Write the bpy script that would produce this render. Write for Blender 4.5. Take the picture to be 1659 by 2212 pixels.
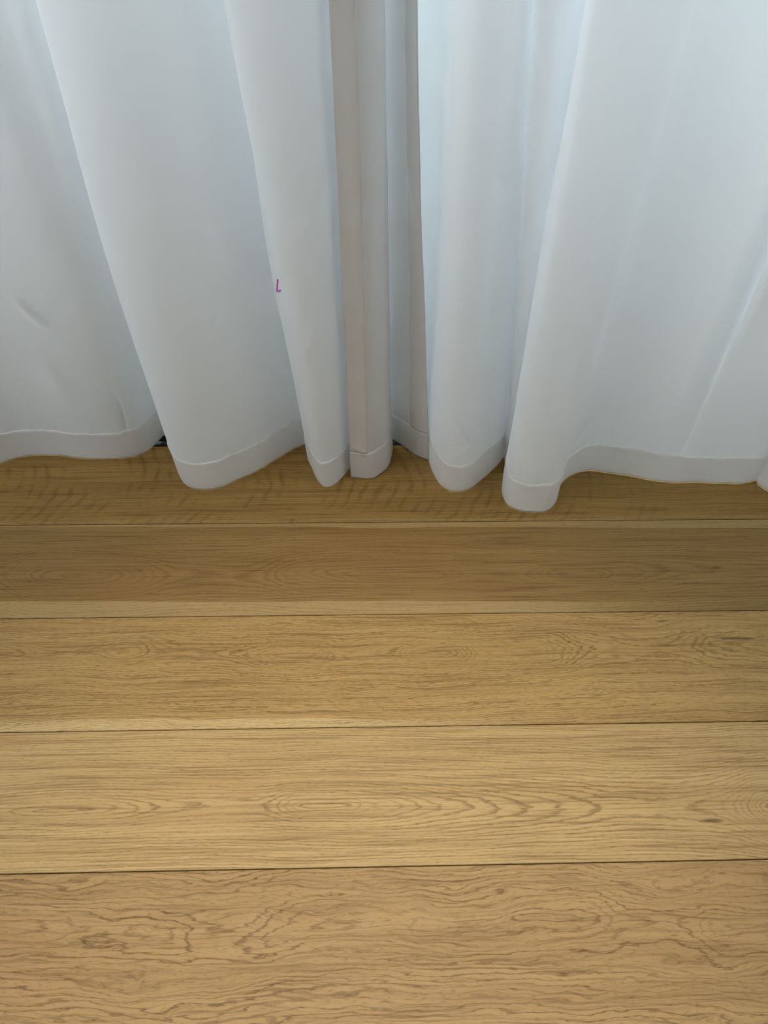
import bpy, bmesh, math, random
import numpy as np
from mathutils import Vector, Matrix, noise
from mathutils.bvhtree import BVHTree

for o in list(bpy.data.objects): bpy.data.objects.remove(o)
S = bpy.context.scene
C = S.collection

# ------------------------------------------------------------------ camera
W, H, F = 1659, 2212, 1650.0
PITCH, ROLL, YAW = math.radians(50.5345), math.radians(1.33295), math.radians(2.30077)
HC = 1.33                                   # height of the phone above the floor
fw = Vector((math.sin(YAW)*math.cos(PITCH), math.cos(YAW)*math.cos(PITCH), -math.sin(PITCH)))
r0 = Vector((math.cos(YAW), -math.sin(YAW), 0)); u0 = r0.cross(fw)
rt = r0*math.cos(ROLL) + u0*math.sin(ROLL); up = -r0*math.sin(ROLL) + u0*math.cos(ROLL)
cd = bpy.data.cameras.new('camera'); cam = bpy.data.objects.new('camera', cd); C.objects.link(cam)
M = Matrix((rt, up, -fw)).transposed().to_4x4(); M.translation = (0, 0, HC)
cam.matrix_world = M
cd.sensor_fit = 'VERTICAL'; cd.sensor_height = 24.0; cd.lens = 24.0*F/H; cd.clip_start = 0.02
S.camera = cam

def ray(x, y): return fw + rt*((x-W/2)/F) - up*((y-H/2)/F)
def floor_pt(x, y, z=0.0):
    d = ray(x, y); k = (z-HC)/d.z
    return Vector((0, 0, HC)) + d*k
def wall_pt(x, y, Y):
    d = ray(x, y); return Vector((0, 0, HC)) + d*(Y/d.y)

# ------------------------------------------------------------------ light
wd = bpy.data.worlds.new('world'); S.world = wd; wd.use_nodes = True
bgn = wd.node_tree.nodes['Background']
bgn.inputs[0].default_value = (0.78, 0.885, 1.0, 1); bgn.inputs[1].default_value = 10.5

def area(name, loc, target, sx, sy, energy, col):
    l = bpy.data.lights.new(name, 'AREA'); l.shape = 'RECTANGLE'; l.size = sx; l.size_y = sy
    l.energy = energy; l.color = col
    o = bpy.data.objects.new(name, l); C.objects.link(o); o.location = loc
    o.rotation_euler = (Vector(target)-Vector(loc)).to_track_quat('-Z', 'Y').to_euler()
    return o
area('assumed_side_daylight', (-1.9, 0.35, 2.0), (0.2, 1.25, 1.15), 1.2, 1.1, 17, (0.93, 0.97, 1.0))  # lamp for a side window assumed from the light on the folds; none built
area('right_fill', (1.95, 0.2, 1.9), (0.9, 1.2, 1.1), 0.9, 1.0, 8, (0.84, 0.93, 1.0))  # added fill lamp that brightens the right side, not a known window
def spot(name, loc, target, energy, ang, col, rad=0.06):
    l = bpy.data.lights.new(name, 'SPOT'); l.energy = energy; l.spot_size = math.radians(ang); l.spot_blend = 1.0
    l.color = col; l.shadow_soft_size = rad
    o = bpy.data.objects.new(name, l); C.objects.link(o); o.location = loc
    o.rotation_euler = (Vector(target)-Vector(loc)).to_track_quat('-Z', 'Y').to_euler()
    return o
spot('assumed_ceiling_spot', (0.02, 0.05, 2.44), (-0.02, 0.26, 0.0), 128, 47, (1.0, 0.94, 0.86), 0.15)  # unseen downlight, assumed from the pool of light on the floor

vs = S.view_settings
vs.view_transform = 'Standard'; vs.look = 'None'; vs.gamma = 1.0; vs.exposure = 0.0
vs.use_curve_mapping = False

# ------------------------------------------------------------------ node helper
class NT:
    def __init__(s, name):
        s.m = bpy.data.materials.new(name); s.m.use_nodes = True; s.t = s.m.node_tree
        s.t.nodes.clear(); s.out = s.n('ShaderNodeOutputMaterial')
    def n(s, typ, **kw):
        nd = s.t.nodes.new(typ)
        for k, v in kw.items(): setattr(nd, k, v)
        return nd
    def put(s, sock, v):
        if isinstance(v, bpy.types.NodeSocket): s.t.links.new(v, sock)
        else: sock.default_value = v
    def math(s, op, a, b=0.0, c=None, clamp=False):
        nd = s.n('ShaderNodeMath', operation=op, use_clamp=clamp)
        s.put(nd.inputs[0], a); s.put(nd.inputs[1], b)
        if c is not None: s.put(nd.inputs[2], c)
        return nd.outputs[0]
    def comb(s, x, y, z=0.0):
        nd = s.n('ShaderNodeCombineXYZ'); s.put(nd.inputs[0], x); s.put(nd.inputs[1], y); s.put(nd.inputs[2], z)
        return nd.outputs[0]
    def noise(s, vec, scale=1.0, detail=2.0, rough=0.5, dist=0.0):
        nd = s.n('ShaderNodeTexNoise'); s.put(nd.inputs['Vector'], vec)
        nd.inputs['Scale'].default_value = scale; nd.inputs['Detail'].default_value = detail
        nd.inputs['Roughness'].default_value = rough; nd.inputs['Distortion'].default_value = dist
        return nd.outputs['Fac']
    def mr(s, v, a, b, c=0.0, d=1.0, smooth=True):
        nd = s.n('ShaderNodeMapRange', interpolation_type='SMOOTHSTEP' if smooth else 'LINEAR', clamp=True)
        s.put(nd.inputs[0], v)
        for i, q in enumerate((a, b, c, d)): s.put(nd.inputs[i+1], q)
        return nd.outputs[0]
    def mix(s, f, a, b, typ='MIX'):
        nd = s.n('ShaderNodeMix', data_type='RGBA', blend_type=typ)
        s.put(nd.inputs[0], f)
        s.put(nd.inputs[6], a if isinstance(a, bpy.types.NodeSocket) else (*a, 1))
        s.put(nd.inputs[7], b if isinstance(b, bpy.types.NodeSocket) else (*b, 1))
        return nd.outputs[2]
    def curve(s, v, pts):
        nd = s.n('ShaderNodeFloatCurve'); s.put(nd.inputs['Value'], v)
        c = nd.mapping.curves[0]
        while len(c.points) < len(pts): c.points.new(0.5, 0.5)
        for p, (x, y) in zip(c.points, sorted(pts)): p.location = (x, y); p.handle_type = 'AUTO'
        nd.mapping.update(); return nd.outputs[0]

def simple(name, col, rough=0.6, metal=0.0):
    q = NT(name); b = q.n('ShaderNodeBsdfPrincipled')
    b.inputs['Base Color'].default_value = (*col, 1); b.inputs['Roughness'].default_value = rough
    b.inputs['Metallic'].default_value = metal
    q.t.links.new(b.outputs[0], q.out.inputs[0]); return q.m

# ------------------------------------------------------------------ oak, sawn from a log: rings are distances from a wandering pith
XR = 1.3                                     # curves cover x in [-XR, XR]
def oak(name, yc, dd, rw=0.0042, warp=0.008, jag=0.0035, tone=(0.50, 0.325, 0.150), ringk=0.5, band=None, knots=(), flecks=False, seed=0.0, pork=0.55, wavex=3.0, lo=0.38, mid=3.0):
    q = NT(name)
    tc = q.n('ShaderNodeTexCoord'); sp = q.n('ShaderNodeSeparateXYZ'); q.t.links.new(tc.outputs['Object'], sp.inputs[0])
    x, y = sp.outputs[0], sp.outputs[1]
    un = q.math('MULTIPLY_ADD', x, 1/(2*XR), 0.5, clamp=True)
    nw = q.noise(q.comb(q.math('MULTIPLY', x, wavex), q.math('MULTIPLY', y, wavex*4.2), seed), detail=3)
    yw = q.math('MULTIPLY_ADD', q.math('SUBTRACT', nw, 0.5), warp*4, y)
    ycx = q.math('MULTIPLY_ADD', q.curve(un, [((a+XR)/(2*XR), b) for a, b in yc]), 0.4, -0.08)
    dx = q.math('MULTIPLY', q.curve(un, [((a+XR)/(2*XR), b*10) for a, b in dd]), 0.1)
    nj = q.noise(q.comb(q.math('MULTIPLY', x, 26), q.math('MULTIPLY', y, 230), seed+3), detail=3, rough=0.65)
    nj2 = q.noise(q.comb(q.math('MULTIPLY', x, 9), q.math('MULTIPLY', y, 30), seed+7), detail=2)
    dy = q.math('SUBTRACT', yw, ycx)
    r = q.math('SQRT', q.math('ADD', q.math('MULTIPLY', dy, dy), q.math('MULTIPLY', dx, dx)))
    r = q.math('MULTIPLY_ADD', q.math('SUBTRACT', nj, 0.5), jag*2, r)
    r = q.math('MULTIPLY_ADD', q.math('SUBTRACT', nj2, 0.5), jag*mid, r)
    rr = q.math('DIVIDE', r, rw)
    fr = q.math('FRACT', rr)
    line = q.math('MULTIPLY', q.mr(fr, lo, 0.86), q.mr(fr, 0.90, 1.0, 1.0, 0.0))   # soft rise, sharp fall
    # rings fade in strength from one to the next
    rn = q.noise(q.comb(q.math('MULTIPLY', rr, 0.55), q.math('MULTIPLY', x, 2.2), seed+11), detail=1)
    line = q.math('MULTIPLY', line, q.mr(rn, 0.32, 0.66, 0.25, 1.0))
    # pores: short dark dashes along the grain, thickest on the ring lines
    po = q.noise(q.comb(q.math('MULTIPLY', x, 75), q.math('MULTIPLY', yw, 620), seed+19), detail=2, rough=0.55)
    pore = q.mr(po, 0.53, 0.70)
    st = q.noise(q.comb(q.math('MULTIPLY', x, 5), q.math('MULTIPLY', yw, 260), seed+23), detail=4, rough=0.6)
    st2 = q.noise(q.comb(q.math('MULTIPLY', x, 1.3), q.math('MULTIPLY', yw, 34), seed+29), detail=3)
    cl = q.noise(q.comb(q.math('MULTIPLY', x, 1.6), q.math('MULTIPLY', y, 3.5), seed+31), detail=2)
    light = (min(1, tone[0]*1.22), min(1, tone[1]*1.26), min(1, tone[2]*1.34))
    dark = (tone[0]*0.42, tone[1]*0.365, tone[2]*0.29)
    col = q.mix(q.mr(st2, 0.3, 0.7), tone, light)
    col = q.mix(q.math('MULTIPLY', q.mr(st, 0.44, 0.70), 0.55), col, light)
    col = q.mix(q.math('MULTIPLY', q.mr(st, 0.52, 0.30), 0.62), col, dark)
    col = q.mix(q.math('MULTIPLY', q.mr(cl, 0.45, 0.75), 0.38), col, (tone[0]*1.10, tone[1]*0.93, tone[2]*0.98))
    if band:                                 # pale sapwood along an edge: (y0, y1, amount, fade x0, fade x1)
        for (b0, b1, am, fx0, fx1, slope) in band:
            yb = q.math('MULTIPLY_ADD', x, slope, yw)
            bm_ = q.math('MULTIPLY', q.mr(yb, b0-0.0015, b0+0.0015), q.mr(yb, b1, b1+0.001, 1.0, 0.0))
            bm_ = q.math('MULTIPLY', bm_, q.mr(x, fx0, fx1, am, 0.0))
            col = q.mix(bm_, col, (0.64, 0.45, 0.205))
    rk = q.math('MULTIPLY', line, ringk)
    col = q.mix(rk, col, dark)
    pk = q.math('MULTIPLY', pore, q.math('MULTIPLY_ADD', line, 0.7, 0.45))
    col = q.mix(q.math('MULTIPLY', pk, pork), col, (dark[0]*0.80, dark[1]*0.75, dark[2]*0.7))
    if flecks:                               # quarter-sawn face: curved ray flecks across the grain
        cy = q.math('MULTIPLY_ADD', y, 1.0, -0.12)
        bx = q.math('MULTIPLY_ADD', q.math('MULTIPLY', cy, cy), 3.2, x)
        bx = q.math('MULTIPLY_ADD', q.math('SUBTRACT', q.noise(q.comb(q.math('MULTIPLY', x, 7), q.math('MULTIPLY', y, 11), seed+41), detail=2), 0.5), 0.06, bx)
        wv = q.math('SINE', q.math('MULTIPLY', bx, 195))
        fm = q.noise(q.comb(q.math('MULTIPLY', x, 9), q.math('MULTIPLY', y, 17), seed+43), detail=2)
        fk = q.math('MULTIPLY', q.mr(wv, 0.0, 1.0), q.mr(fm, 0.44, 0.70))
        fk = q.math('MULTIPLY', fk, q.mr(x, 0.3, 0.8, 1.0, 0.35))
        col = q.mix(q.math('MULTIPLY', fk, 0.42), col, dark)
    for (kx, ky, sx, sy, am) in knots:
        ex = q.math('DIVIDE', q.math('SUBTRACT', x, kx), sx); ey = q.math('DIVIDE', q.math('SUBTRACT', yw, ky), sy)
        e = q.math('SQRT', q.math('ADD', q.math('MULTIPLY', ex, ex), q.math('MULTIPLY', ey, ey)))
        e = q.math('MULTIPLY_ADD', q.math('SUBTRACT', nj, 0.5), 0.9, e)
        col = q.mix(q.mr(e, 0.3, 1.25, am, 0.0), col, (0.085, 0.048, 0.018))
    b = q.n('ShaderNodeBsdfPrincipled'); q.t.links.new(col, b.inputs['Base Color'])
    b.inputs['Roughness'].default_value = 0.55; b.inputs['Specular IOR Level'].default_value = 0.28
    bp = q.n('ShaderNodeBump'); bp.inputs['Strength'].default_value = 0.25; bp.inputs['Distance'].default_value = 0.0006
    q.t.links.new(q.math('SUBTRACT', 1.0, pk), bp.inputs['Height']); q.t.links.new(bp.outputs[0], b.inputs['Normal'])
    q.t.links.new(b.outputs[0], q.out.inputs[0]); return q.m

# ------------------------------------------------------------------ floor
PW = 0.18052*HC                              # plank width (0.24 m)
Y0 = 0.80075*HC                              # joint nearest to the curtain
def link(name, me, mat, parent=None, loc=(0, 0, 0)):
    o = bpy.data.objects.new(name, me); C.objects.link(o); o.location = loc
    if mat and not me.materials: me.materials.append(mat)
    if parent: o.parent = parent
    return o
def box_bm(bm, x0, x1, y0, y1, z0, z1):
    v = [bm.verts.new((x, y, z)) for z in (z0, z1) for y in (y0, y1) for x in (x0, x1)]
    for f in ((0, 2, 3, 1), (4, 5, 7, 6), (0, 1, 5, 4), (2, 6, 7, 3), (0, 4, 6, 2), (1, 3, 7, 5)):
        bm.faces.new([v[i] for i in f])
def boxes(name, lst, mat, parent=None, bevel=0.0, kind=None):
    bm = bmesh.new()
    for b in lst: box_bm(bm, *b)
    if bevel: bmesh.ops.bevel(bm, geom=bm.edges[:], offset=bevel, segments=2, affect='EDGES')
    me = bpy.data.meshes.new(name); bm.to_mesh(me); bm.free()
    o = link(name, me, mat, parent)
    if kind: o['kind'] = kind
    return o

sub = boxes('floor', [(-2.1, 2.1, -2.3, Y0+PW, -0.06, -0.016)], simple('screed', (0.03, 0.02, 0.012), 0.9), kind='structure')
sub['label'] = 'oak plank floor running across the room, lit from above'
def plank_mesh(L):
    bm = bmesh.new(); g = 0.0009
    box_bm(bm, -L/2+g, L/2-g, g, PW-g, -0.0155, 0.0)
    ed = [e for e in bm.edges if all(v.co.z > -0.001 for v in e.verts)]
    bmesh.ops.bevel(bm, geom=ed, offset=0.0008, segments=1, affect='EDGES')
    me = bpy.data.meshes.new('plank'); bm.to_mesh(me); bm.free(); return me
def lx(px, py): return floor_pt(px, py).x
def ly(px, py, k): return floor_pt(px, py).y - (Y0-k*PW)     # local y inside the plank whose far side is joint k-1
def P(k, lst): return [(lx(a, b), (ly(a, b, k)+0.08)/0.4) for a, b in lst]
def D(k, yy, lst): return [(lx(a, yy), v) for a, v in lst]

mats = {}
# k = index of the joint on the near side of the plank
mats[0] = oak('oak_rayflecked', [(-1.3, .9), (1.3, .9)], [(-1.3, .03), (0, .05), (1.3, .03)], rw=0.006, warp=0.004,
              tone=(0.310, 0.178, 0.048), ringk=0.22, flecks=True, seed=1.3, pork=.55, band=[(-.01, .010, .15, 2, 3, 0)])
mats[1] = oak('oak_umber', P(1, [(-200, 1235), (0, 1240), (300, 1245), (500, 1240), (700, 1238), (1000, 1240), (1250, 1240), (1500, 1230), (1900, 1228)]),
              D(1, 1240, [(-300, .06), (0, .05), (150, .012), (290, .030), (480, .055), (620, .035), (760, .010), (860, .002), (960, .016), (1080, .028), (1180, .012), (1250, .001), (1330, .014), (1500, .034), (1900, .05)]),
              rw=0.0062, warp=0.0035, jag=0.0028, tone=(0.285, 0.166, 0.050), ringk=0.34, seed=5.1, pork=.42,
              band=[(PW-0.014, PW+.02, .35, 2, 3, 0.012), (-.02, 0.030, .45, 0.25, 0.8, 0.012)],
              knots=[(lx(1548, 1226), ly(1548, 1226, 1), .012, .003, .6)])
mats[2] = oak('oak_tight_cathedral', P(2, [(-200, 1420), (100, 1410), (250, 1405), (450, 1415), (650, 1415), (930, 1408), (1150, 1405), (1400, 1400), (1900, 1390)]),
              D(2, 1410, [(-300, .05), (0, .010), (120, .022), (200, .020), (255, .015), (340, .024), (430, .026), (560, .014), (640, .005), (760, .022), (850, .018), (935, .002), (1010, .016), (1070, .026), (1130, .024), (1200, .032), (1400, .055), (1560, .040), (1900, .02)]),
              rw=0.0038, mid=4.2, warp=0.008, jag=0.0034, tone=(0.430, 0.262, 0.088), ringk=0.66, seed=9.7, pork=.70,
              band=[(-.02, 0.0155, .85, -0.15, 0.55, 0.012)],
              knots=[(lx(1590, 1381), ly(1590, 1381, 2), .045, .0025, .8), (lx(1430, 1339), ly(1430, 1339, 2), .016, .002, .7)])
mats[3] = oak('oak_flame', P(3, [(-200, 1760), (100, 1750), (300, 1744), (560, 1742), (900, 1742), (1200, 1742), (1500, 1745), (1900, 1740)]),
              D(3, 1742, [(-300, .05), (-100, .03), (60, .006), (150, .002), (250, .008), (380, .020), (530, .024), (570, .022), (620, .012), (700, .001), (790, .010), (870, .018), (950, .027), (1040, .034), (1160, .042), (1240, .046), (1380, .052), (1500, .05), (1620, .03), (1700, .01), (1900, .03)]),
              rw=0.0046, warp=0.0028, jag=0.0020, tone=(0.485, 0.312, 0.124), ringk=0.62, lo=0.55, seed=14.2, pork=.55,
              band=[(0.028, 0.030, .55, .4, 1.2, 0.03), (0.047, 0.0485, .5, .3, 1.1, 0.03), (-.02, 0.008, .30, .2, .9, 0)],
              knots=[(lx(1540, 1773), ly(1540, 1773, 3), .022, .0045, .75), (lx(825, 1806), ly(825, 1806, 3), .022, .0012, .6)])
mats[4] = oak('oak_wild', P(4, [(-200, 2020), (200, 2010), (500, 2030), (700, 1990), (900, 2000), (1170, 1990), (1400, 2010), (1900, 2000)]),
              D(4, 2000, [(-300, .04), (0, .010), (200, .026), (330, .020), (480, .036), (600, .020), (730, .012), (850, .018), (930, .006), (1040, .012), (1170, .002), (1300, .016), (1400, .036), (1500, .03), (1600, .008), (1900, .03)]),
              rw=0.0085, warp=0.016, jag=0.0048, tone=(0.400, 0.242, 0.094), ringk=0.70, lo=0.62, mid=4.6, seed=21.9, pork=.72, wavex=4.0)
gen = oak('oak_plain', [(-1.3, .5), (1.3, .55)], [(-1.3, .04), (-.5, .01), (0, .05), (.6, .005), (1.3, .04)], rw=0.005, seed=30.3)
LP = 4.2
me0 = plank_mesh(LP)
k = 0
random.seed(4)
while Y0-k*PW > -2.3:
    m = mats.get(k, gen)
    me = me0 if k >= 5 else plank_mesh(LP)
    if not me.materials: me.materials.append(m)
    o = bpy.data.objects.new('plank', me); o.location = (0, Y0-k*PW, 0)
    C.objects.link(o); o.parent = sub
    k += 1

# ------------------------------------------------------------------ sliding door behind the curtain
YD = Y0+PW
alu = simple('grey_aluminium', (0.075, 0.072, 0.068), 0.45, 0.6); blk = simple('black_rubber', (0.012, 0.010, 0.010), 0.7)
wht = simple('white_paint', (0.78, 0.77, 0.74), 0.7)
dr = bpy.data.objects.new('door_1', None); C.objects.link(dr); dr['kind'] = 'structure'
dr['label'] = 'sliding glass door with dark metal track behind the curtains'
boxes('track', [(-1.95, 1.95, YD, YD+0.30, -0.055, -0.030), (-1.95, 1.95, YD+0.001, YD+0.006, -0.03, -0.002)], blk, dr)
for j, yy in enumerate((0.012, 0.042, 0.085, 0.13)):
    boxes('rail', [(-1.95, 1.95, YD+yy, YD+yy+0.012, -0.03, -0.006)], alu, dr, 0.001)
boxes('door_frame', [(-1.95, -1.90, YD+.16, YD+.24, 0.0, 2.4), (1.90, 1.95, YD+.16, YD+.24, 0.0, 2.4), (-1.9, 1.9, YD+.16, YD+.24, 2.34, 2.4), (-1.9, 1.9, YD+.16, YD+.24, -0.006, 0.05)], alu, dr)
gq = NT('door_glass'); tr = gq.n('ShaderNodeBsdfTransparent'); tr.inputs[0].default_value = (.92, .96, .95, 1)
gl = gq.n('ShaderNodeBsdfGlossy'); gl.inputs['Roughness'].default_value = 0.02
mx = gq.n('ShaderNodeMixShader'); mx.inputs[0].default_value = 0.08
gq.t.links.new(tr.outputs[0], mx.inputs[1]); gq.t.links.new(gl.outputs[0], mx.inputs[2]); gq.t.links.new(mx.outputs[0], gq.out.inputs[0])
for sx in (-1, 1):
    boxes('stile', [(sx*0.0+(-.03 if sx < 0 else .0), (0 if sx < 0 else .03), YD+.17, YD+.21, 0.05, 2.34)], alu, dr)
    boxes('pane', [(min(sx*.03, sx*1.9), max(sx*.03, sx*1.9), YD+.186, YD+.192, 0.05, 2.34)], gq.m, dr)

# room shell
cm = simple('wall_paint', (0.62, 0.61, 0.59), 0.85)
boxes('wall_left', [(-2.2, -2.1, -2.4, YD+.4, -.1, 2.5)], cm, kind='structure')
boxes('wall_right', [(2.1, 2.2, -2.4, YD+.4, -.1, 2.5)], cm, kind='structure')
boxes('wall_back', [(-2.1, 2.1, -2.4, -2.3, -.1, 2.5)], cm, kind='structure')
boxes('wall_front', [(-2.1, -1.95, YD+.14, YD+.30, -.06, 2.5), (1.95, 2.1, YD+.14, YD+.30, -.06, 2.5), (-1.95, 1.95, YD+.14, YD+.30, 2.4, 2.5)], cm, kind='structure')
boxes('ceiling', [(-2.2, 2.2, -2.4, YD+.4, 2.5, 2.6)], wht, kind='structure')
tk = boxes('curtain_track', [(-1.9, 1.9, YD-.14, YD-.10, 2.47, 2.5)], wht)
tk['label'] = 'white ceiling track from which both curtains hang'; tk['category'] = 'curtain track'

# added, unseen: dark slabs outside the door that shape the daylight
con = simple('blocker_grey', (0.10, 0.10, 0.10), 0.9)
dlb = boxes('daylight_blocker', [(-2.6, 3.4, YD+.30, YD+1.10, -.25, -.06), (-2.6, 0.0, YD+1.0, YD+1.1, -.06, 1.50), (0.0, 3.4, YD+1.0, YD+1.1, -.06, 1.18), (-2.0, -1.9, YD+.30, YD+1.0, -.06, 2.55), (-2.6, 3.4, YD+.40, YD+0.95, 2.55, 2.65)], con, kind='structure')
dlb['label'] = 'unseen dark slabs added outside the curtained glass door to shape the daylight'

# ------------------------------------------------------------------ curtain cloth
def cloth_mat(name, base, trans=0.26):
    q = NT(name)
    tc = q.n('ShaderNodeTexCoord')
    n1 = q.noise(tc.outputs['Object'], scale=5, detail=3)
    col = q.mix(n1, base, tuple(c*0.97 for c in base))
    wv = q.noise(tc.outputs['Object'], scale=1400, detail=1)
    bp = q.n('ShaderNodeBump'); bp.inputs['Strength'].default_value = 0.08; bp.inputs['Distance'].default_value = 0.0004
    q.t.links.new(wv, bp.inputs['Height'])
    d = q.n('ShaderNodeBsdfDiffuse'); t = q.n('ShaderNodeBsdfTranslucent')
    for b in (d, t):
        q.t.links.new(col, b.inputs[0]); q.t.links.new(bp.outputs[0], b.inputs['Normal'])
    m1 = q.n('ShaderNodeMixShader'); m1.inputs[0].default_value = trans
    q.t.links.new(d.outputs[0], m1.inputs[1]); q.t.links.new(t.outputs[0], m1.inputs[2])
    g = q.n('ShaderNodeBsdfGlossy'); g.inputs['Roughness'].default_value = 0.45
    m2 = q.n('ShaderNodeMixShader'); m2.inputs[0].default_value = 0.03
    q.t.links.new(m1.outputs[0], m2.inputs[1]); q.t.links.new(g.outputs[0], m2.inputs[2])
    q.t.links.new(m2.outputs[0], q.out.inputs[0]); return q.m
CL = cloth_mat('white_voile', (0.868, 0.862, 0.862)); CH = cloth_mat('white_voile_hem', (0.94, 0.93, 0.92), 0.32)
TH = simple('white_thread', (0.90, 0.90, 0.88), 0.8)

NAD = (797.9, 2464.1)
def plumb(x, y): return NAD[0]+(x-NAD[0])*NAD[1]/(NAD[1]-y)
ZB = 0.0025
def catmull(T, Pn, ts):
    T = np.array(T); Pn = np.array(Pn)
    m = np.zeros_like(Pn); n = len(T)
    dl = (Pn[1:]-Pn[:-1])/(T[1:]-T[:-1])[:, None]
    m[0] = dl[0]; m[-1] = dl[-1]
    for i in range(1, n-1):
        a = T[i]-T[i-1]; b = T[i+1]-T[i]; m[i] = (dl[i-1]*b+dl[i]*a)/(a+b)
    idx = np.clip(np.searchsorted(T, ts, side='right')-1, 0, n-2)
    h = (T[idx+1]-T[idx]); s = ((ts-T[idx])/h)[:, None]; h = h[:, None]
    return ((2*s**3-3*s**2+1)*Pn[idx]+(s**3-2*s**2+s)*h*m[idx]+(-2*s**3+3*s**2)*Pn[idx+1]+(s**3-s**2)*h*m[idx+1])

def crease_list(lst, Y=1.17):
    out = []
    for (x0, y0, x1, y1, w, a) in lst:
        p, q_ = wall_pt(x0, y0, Y), wall_pt(x1, y1, Y)
        out.append((np.array([p.x, p.z]), np.array([q_.x, q_.z]), w, a))
    return out

def make_curtain(label, knots, mirror_edge, creases, bows=(), hem=0.086, sidehem=0.040, tscale=0.8, ns=620, seed=0):
    """knots: (bottom px x, y, top px x or None, top depth px or None); first knot far from the opening unless mirror_edge"""
    Pb, Pt, Zt = [], [], []
    Yc = 1.205
    for (xb, yb, xt, yt) in knots:
        p = floor_pt(xb, yb, ZB)
        py = floor_pt(W/2, yt, ZB).y if yt else p.y
        Yt = Yc+(py-Yc)*tscale
        t = wall_pt(plumb(xb, yb) if xt is None else xt, 0, Yt)
        Pb.append((p.x, p.y)); Pt.append((t.x, t.y)); Zt.append(t.z)
    Pb = np.array(Pb); Pt = np.array(Pt)
    seg = 0.5*np.linalg.norm(np.diff(Pb, axis=0), axis=1)+0.5*np.linalg.norm(np.diff(Pt, axis=0), axis=1)+1e-4
    T = np.concatenate([[0], np.cumsum(seg)])
    Ltot = T[-1]
    side = sidehem if mirror_edge == 'end' else -sidehem
    ts = np.linspace(0, Ltot, ns)
    tb = Ltot-sidehem if mirror_edge == 'end' else sidehem
    j = int(np.argmin(abs(ts-tb))); ts[j] = tb                     # a column exactly on the side seam
    B = catmull(T, Pb, ts); U = catmull(T, Pt, ts); Z1 = catmull(T, np.array(Zt)[:, None], ts)[:, 0]
    zs = np.concatenate([np.linspace(ZB, hem, 25), np.linspace(hem, 1.15, 170)[1:], np.linspace(1.15, 2.468, 60)[1:]])
    ih = 24
    G = np.zeros((len(zs), ns, 3))
    for a, z in enumerate(zs):
        t = (z-ZB)/(Z1-ZB)
        t = np.where(t > 1, 1+0.25*(1-np.exp(-(t-1)*1.5)), t)
        # folds straighten into even pleats at the heading
        G[a, :, 0] = B[:, 0]+(U[:, 0]-B[:, 0])*t
        G[a, :, 1] = B[:, 1]+(U[:, 1]-B[:, 1])*t
        G[a, :, 2] = z
    for (ki, wid, am) in bows:               # folds that swing sideways halfway down
        tz = np.clip(zs/1.0, 0, 1)
        G[:, :, 0] += am*np.sin(np.pi*tz)[:, None]*np.exp(-((ts-T[ki])/wid)**2)[None, :]
    # soft irregularities of the cloth
    tx = np.gradient(G[:, :, 0], axis=1); ty = np.gradient(G[:, :, 1], axis=1)
    ln = np.sqrt(tx**2+ty**2)+1e-9; nx, ny = ty/ln, -tx/ln
    disp = np.zeros(G.shape[:2])
    for a, z in enumerate(zs):
        for b in range(ns):
            s = ts[b]
            v = noise.noise((s*7+seed, z*2.2, seed))*0.0058 + noise.noise((s*19+seed, z*6, 5+seed))*0.0018
            # puckers beside the stitching
            dh = abs(z-hem)
            if dh < 0.03: v += (noise.noise((s*80, z*20, 9+seed))*0.0022+noise.noise((s*22, z*9, 4+seed))*0.004)*(1-dh/0.03)
            ds = abs(s-tb)
            if ds < 0.035 and z < 1.6: v += noise.noise((s*14, z*26, 3+seed))*0.0032*(1-ds/0.035)
            disp[a, b] = v
    G[:, :, 0] += nx*disp; G[:, :, 1] += ny*disp
    for b in range(ns):                      # gathered ridge just under the hem stitching
        am = 0.0012+0.0016*noise.noise((ts[b]*60, 2.0, seed))
        G[:, b, 1] -= am*np.exp(-((zs-hem+0.007)/0.0045)**2)
    # drawn creases
    X, Zz = G[:, :, 0], G[:, :, 2]
    for (p, q_, w, am) in creases:
        d = q_-p; L2 = (d**2).sum()
        tt = np.clip(((X-p[0])*d[0]+(Zz-p[1])*d[1])/L2, 0, 1)
        ex = X-(p[0]+tt*d[0]); ez = Zz-(p[1]+tt*d[1])
        dist = (ex*(-d[1])+ez*d[0])/math.sqrt(L2)
        rad = np.sqrt(ex**2+ez**2)
        fall = np.exp(-(rad/w)**2)*np.sin(np.pi*np.clip(tt*0.9+0.05, 0, 1))
        G[:, :, 1] -= 1.5*am*fall
    root = bpy.data.objects.new('curtain', None); C.objects.link(root)
    root['label'] = label; root['category'] = 'curtain'; root['group'] = 'white floor-length curtains'
    cx = float(G[0, :, 0].mean()); root.location = (cx, 1.2, 0)
    nz = len(zs)
    ver = G.reshape(-1, 3)-np.array([cx, 1.2, 0])
    def part(name, a0, a1, b0, b1, mat, thick=0.0):
        idx = {}; vv = []; ff = []
        for a in range(a0, a1+1):
            for b in range(b0, b1+1): idx[a, b] = len(vv); vv.append(ver[a*ns+b])
        for a in range(a0, a1):
            for b in range(b0, b1): ff.append((idx[a, b], idx[a, b+1], idx[a+1, b+1], idx[a+1, b]))
        me = bpy.data.meshes.new(name); me.from_pydata([tuple(v) for v in vv], [], ff)
        me.polygons.foreach_set('use_smooth', [True]*len(ff)); me.update()
        o = link(name, me, mat, root)
        if thick:
            m = o.modifiers.new('s', 'SOLIDIFY'); m.thickness = thick; m.offset = 0
        return o
    c0, c1 = (0, j) if mirror_edge == 'end' else (j, ns-1)
    s0, s1 = (j, ns-1) if mirror_edge == 'end' else (0, j)
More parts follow.
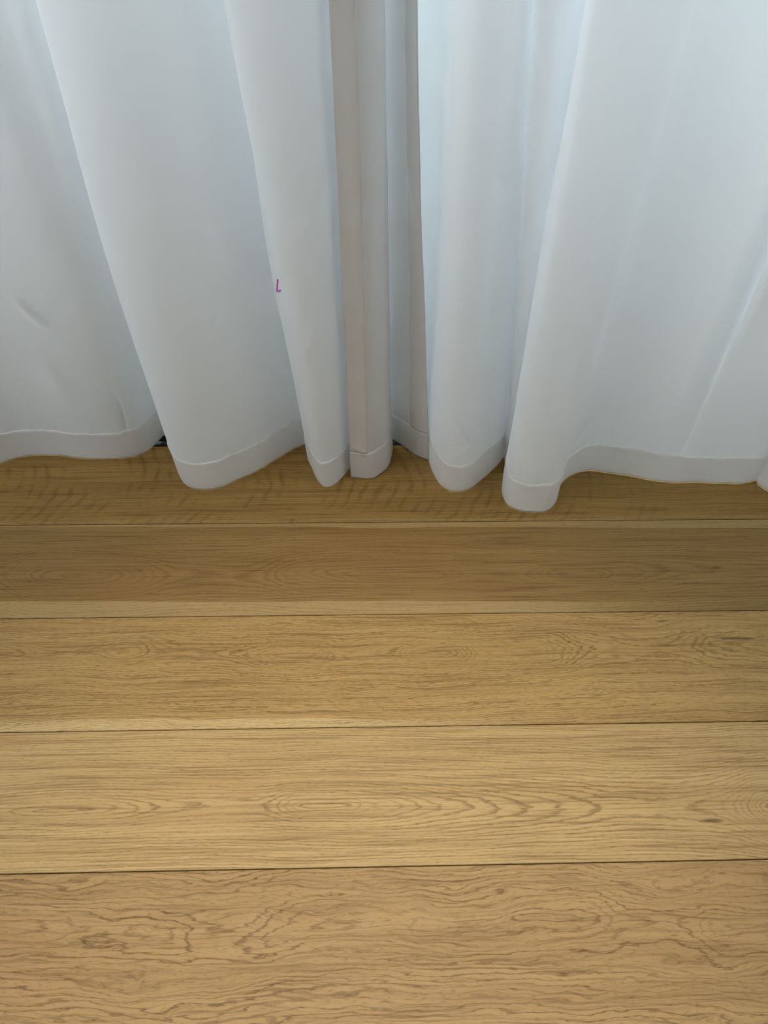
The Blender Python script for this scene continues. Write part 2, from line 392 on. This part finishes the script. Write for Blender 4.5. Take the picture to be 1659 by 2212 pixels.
    part('cloth', ih, nz-1, c0, c1, CL)
    part('bottom_hem', 0, ih, 0, ns-1, CH, 0.0016)
    part('side_hem', ih, nz-1, s0, s1, CH, 0.0016)
    # stitching: fine raised thread line along both seams
    def thread(name, pts, rad=0.0007):
        cu = bpy.data.curves.new(name, 'CURVE'); cu.dimensions = '3D'; cu.bevel_depth = rad; cu.bevel_resolution = 1
        sp_ = cu.splines.new('POLY'); sp_.points.add(len(pts)-1)
        for p_, v in zip(sp_.points, pts): p_.co = (*v, 1)
        o = bpy.data.objects.new(name, cu); C.objects.link(o); cu.materials.append(TH)
        dg = bpy.context.evaluated_depsgraph_get(); me = bpy.data.meshes.new_from_object(o.evaluated_get(dg))
        bpy.data.objects.remove(o); return link(name, me, None, root)
    thread('hem_stitching', [ver[ih*ns+b] for b in range(0, ns, 2)])
    thread('side_stitching', [ver[a*ns+j] for a in range(ih, nz, 2)])
    return root, G

N = None
left = [(-620, 1010, N, N), (-520, 1050, N, N), (-400, 960, N, N), (-260, 985, N, N), (-130, 1040, N, N), (-50, 1018, N, N), (0, 1000, N, N), (54, 986, N, N), (125, 982, N, N), (190, 989, N, N),
        (235, 991, N, N), (275, 989, N, 984), (300, 984, N, 975), (316, 976, N, 970), (337, 957, 45, 968), (353, 940, 90, 950), (366, 929, 130, 938), (378, 934, 138, 945),
        (374, 960, 108, 972), (377, 989, 84, 1000), (390, 1023, 86, 1030), (402, 1042, 98, 1038), (429, 1055, 140, 1050), (469, 1053, 215, 1050), (513, 1036, 300, 1030),
        (560, 1013, 385, 1005), (606, 985, 460, 975), (645, 964, 518, 948), (667, 959, 545, 938), (674, 967, 535, 955), (664, 986, 492, 990), (674, 1013, 486, 1020), (685, 1036, 508, 1038),
        (702, 1052, 560, 1046), (721, 1046, 620, 1044), (739, 1030, 672, 1030), (757, 1008, 705, 1008), (775, 982, 735, 985), (802, 966, 780, 965), (828, 956, 815, 958),
        (843, 957, 826, 962), (849, 968, 831, 972), (847, 982, 829, 985), (838, 1008, 820, 1005), (822, 1022, 800, 1018), (808, 1031, 783, 1025), (796, 1032, 768, 1028), (758, 1029, 710, 1028)]
right = [(925, 993, 900, 985), (904, 984, 888, 975), (881, 968, 868, 962), (864, 957, 848, 952), (852, 950, 828, 944), (843, 938, 808, 934), (855, 922, 815, 922), (900, 924, 890, 922), (918, 938, 925, 930), (925, 958, 952, 948),
         (926, 982, 974, 970), (931, 1009, 983, 1000), (940, 1031, 988, 1022), (952, 1047, 1000, 1040), (970, 1059, 1025, 1050), (992, 1061, 1055, 1048), (1012, 1055, 1085, 1036), (1034, 1041, 1112, 1016), (1060, 1020, 1135, 995),
         (1080, 998, 1160, 975), (1088, 985, 1172, 965), (1089, 992, 1164, 975), (1093, 1004, 1157, 990), (1100, 1008, 1165, 1003), (1110, 1006, 1190, 1008), (1120, 995, 1222, 1000), (1124, 980, 1255, 978), (1115, 975, 1280, 962),
         (1098, 985, 1285, 970), (1087, 1010, 1270, 990), (1083, 1038, 1264, 1015), (1085, 1070, 1268, 1040), (1096, 1090, 1285, 1055), (1119, 1101, 1330, 1062), (1150, 1103, 1390, 1060), (1182, 1100, 1450, 1050), (1200, 1082, 1488, 1038), (1210, 1052, 1512, 1022),
         (1232, 1028, 1545, 1000), (1268, 1016, 1600, 985), (1318, 1021, 1690, 984), (1362, 1028, 1765, 1000), (1400, 1036, 1830, 1016), (1425, 1038, 1900, 1002), (1440, 1039, 1935, 1000), (1452, 1040, 1905, 1022), (1470, 1041, 1920, 1044),
         (1505, 1041, 1990, 1052), (1560, 1042, 2090, 1030), (1612, 1042, 2230, 1005), (1632, 1038, 2275, 1000), (1636, 1046, 2230, 1040), (1660, 1062, N, N), (1700, 1085, N, N), (1760, 1095, N, N), (1840, 1050, N, N), (1930, 1000, N, N), (2040, 1040, N, N), (2160, 1050, N, N)]
crL = crease_list([(-5, 705, 78, 772, .010, .006), (78, 770, 150, 690, .014, -.004), (60, 830, 150, 950, .022, .005), (222, 915, 256, 1010, .006, -.008), (275, 925, 262, 990, .010, .004), (466, 700, 448, 735, .008, .003),
                   (640, 515, 695, 470, .010, .005), (700, 470, 715, 380, .012, .004), (692, 690, 655, 780, .011, .005), (640, 690, 690, 800, .012, -.004), (600, 760, 560, 660, .012, .003), (760, 980, 795, 1000, .007, .003)])
crR = crease_list([(972, 892, 1048, 985, .007, .006), (945, 970, 1012, 948, .005, -.004), (965, 985, 1022, 955, .005, .004), (1082, 398, 1110, 470, .008, .005), (890, 440, 905, 520, .007, .004), (1245, 970, 1290, 930, .012, .004)])
ca, GA = make_curtain('white curtain left of the opening, its stitched edge turned forward at the middle', left, 'end', crL, bows=[(next(i for i, k_ in enumerate(left) if k_[0] == 377), 0.06, -0.016), (next(i for i, k_ in enumerate(left) if k_[0] == 674), 0.035, -0.024)], seed=2.0)
cb, GB = make_curtain('white curtain right of the opening with the deep rounded fold reaching farthest onto the floor', right, 'start', crR, seed=8.0)

# ------------------------------------------------------------------ magenta thread clinging to the left curtain
def surf(px, py, G):
    nz, ns, _ = G.shape; vv = [tuple(v) for v in G.reshape(-1, 3)]
    ff = [(a*ns+b, a*ns+b+1, (a+1)*ns+b+1, (a+1)*ns+b) for a in range(nz-1) for b in range(ns-1)]
    t = BVHTree.FromPolygons(vv, ff)
    return lambda x, y: t.ray_cast(Vector((0, 0, HC)), ray(x, y).normalized())[0]
hit = surf(0, 0, GA)
pts = [hit(x, y) for x, y in ((600.5, 603), (600, 609), (599, 615), (599.5, 620), (598.5, 624), (598.3, 629), (601, 628), (606, 626.5))]
pts = [p+Vector((-0.1, -1, 0.2)).normalized()*0.0026 for p in pts if p]
if len(pts) > 3:
    cu = bpy.data.curves.new('thread', 'CURVE'); cu.dimensions = '3D'; cu.bevel_depth = 0.0015; cu.bevel_resolution = 2
    s_ = cu.splines.new('POLY'); s_.points.add(len(pts)-1); o0 = pts[0].copy()
    for p_, v in zip(s_.points, pts): p_.co = (*(v-o0), 1)
    o = bpy.data.objects.new('thread', cu); C.objects.link(o); cu.materials.append(simple('magenta_thread', (0.95, 0.12, 0.95), 0.5))
    dg = bpy.context.evaluated_depsgraph_get(); me = bpy.data.meshes.new_from_object(o.evaluated_get(dg)); bpy.data.objects.remove(o)
    o = link('thread', me, None, None, o0)
    o['label'] = 'tiny bent magenta thread clinging to the second fold of the left curtain'; o['category'] = 'thread'
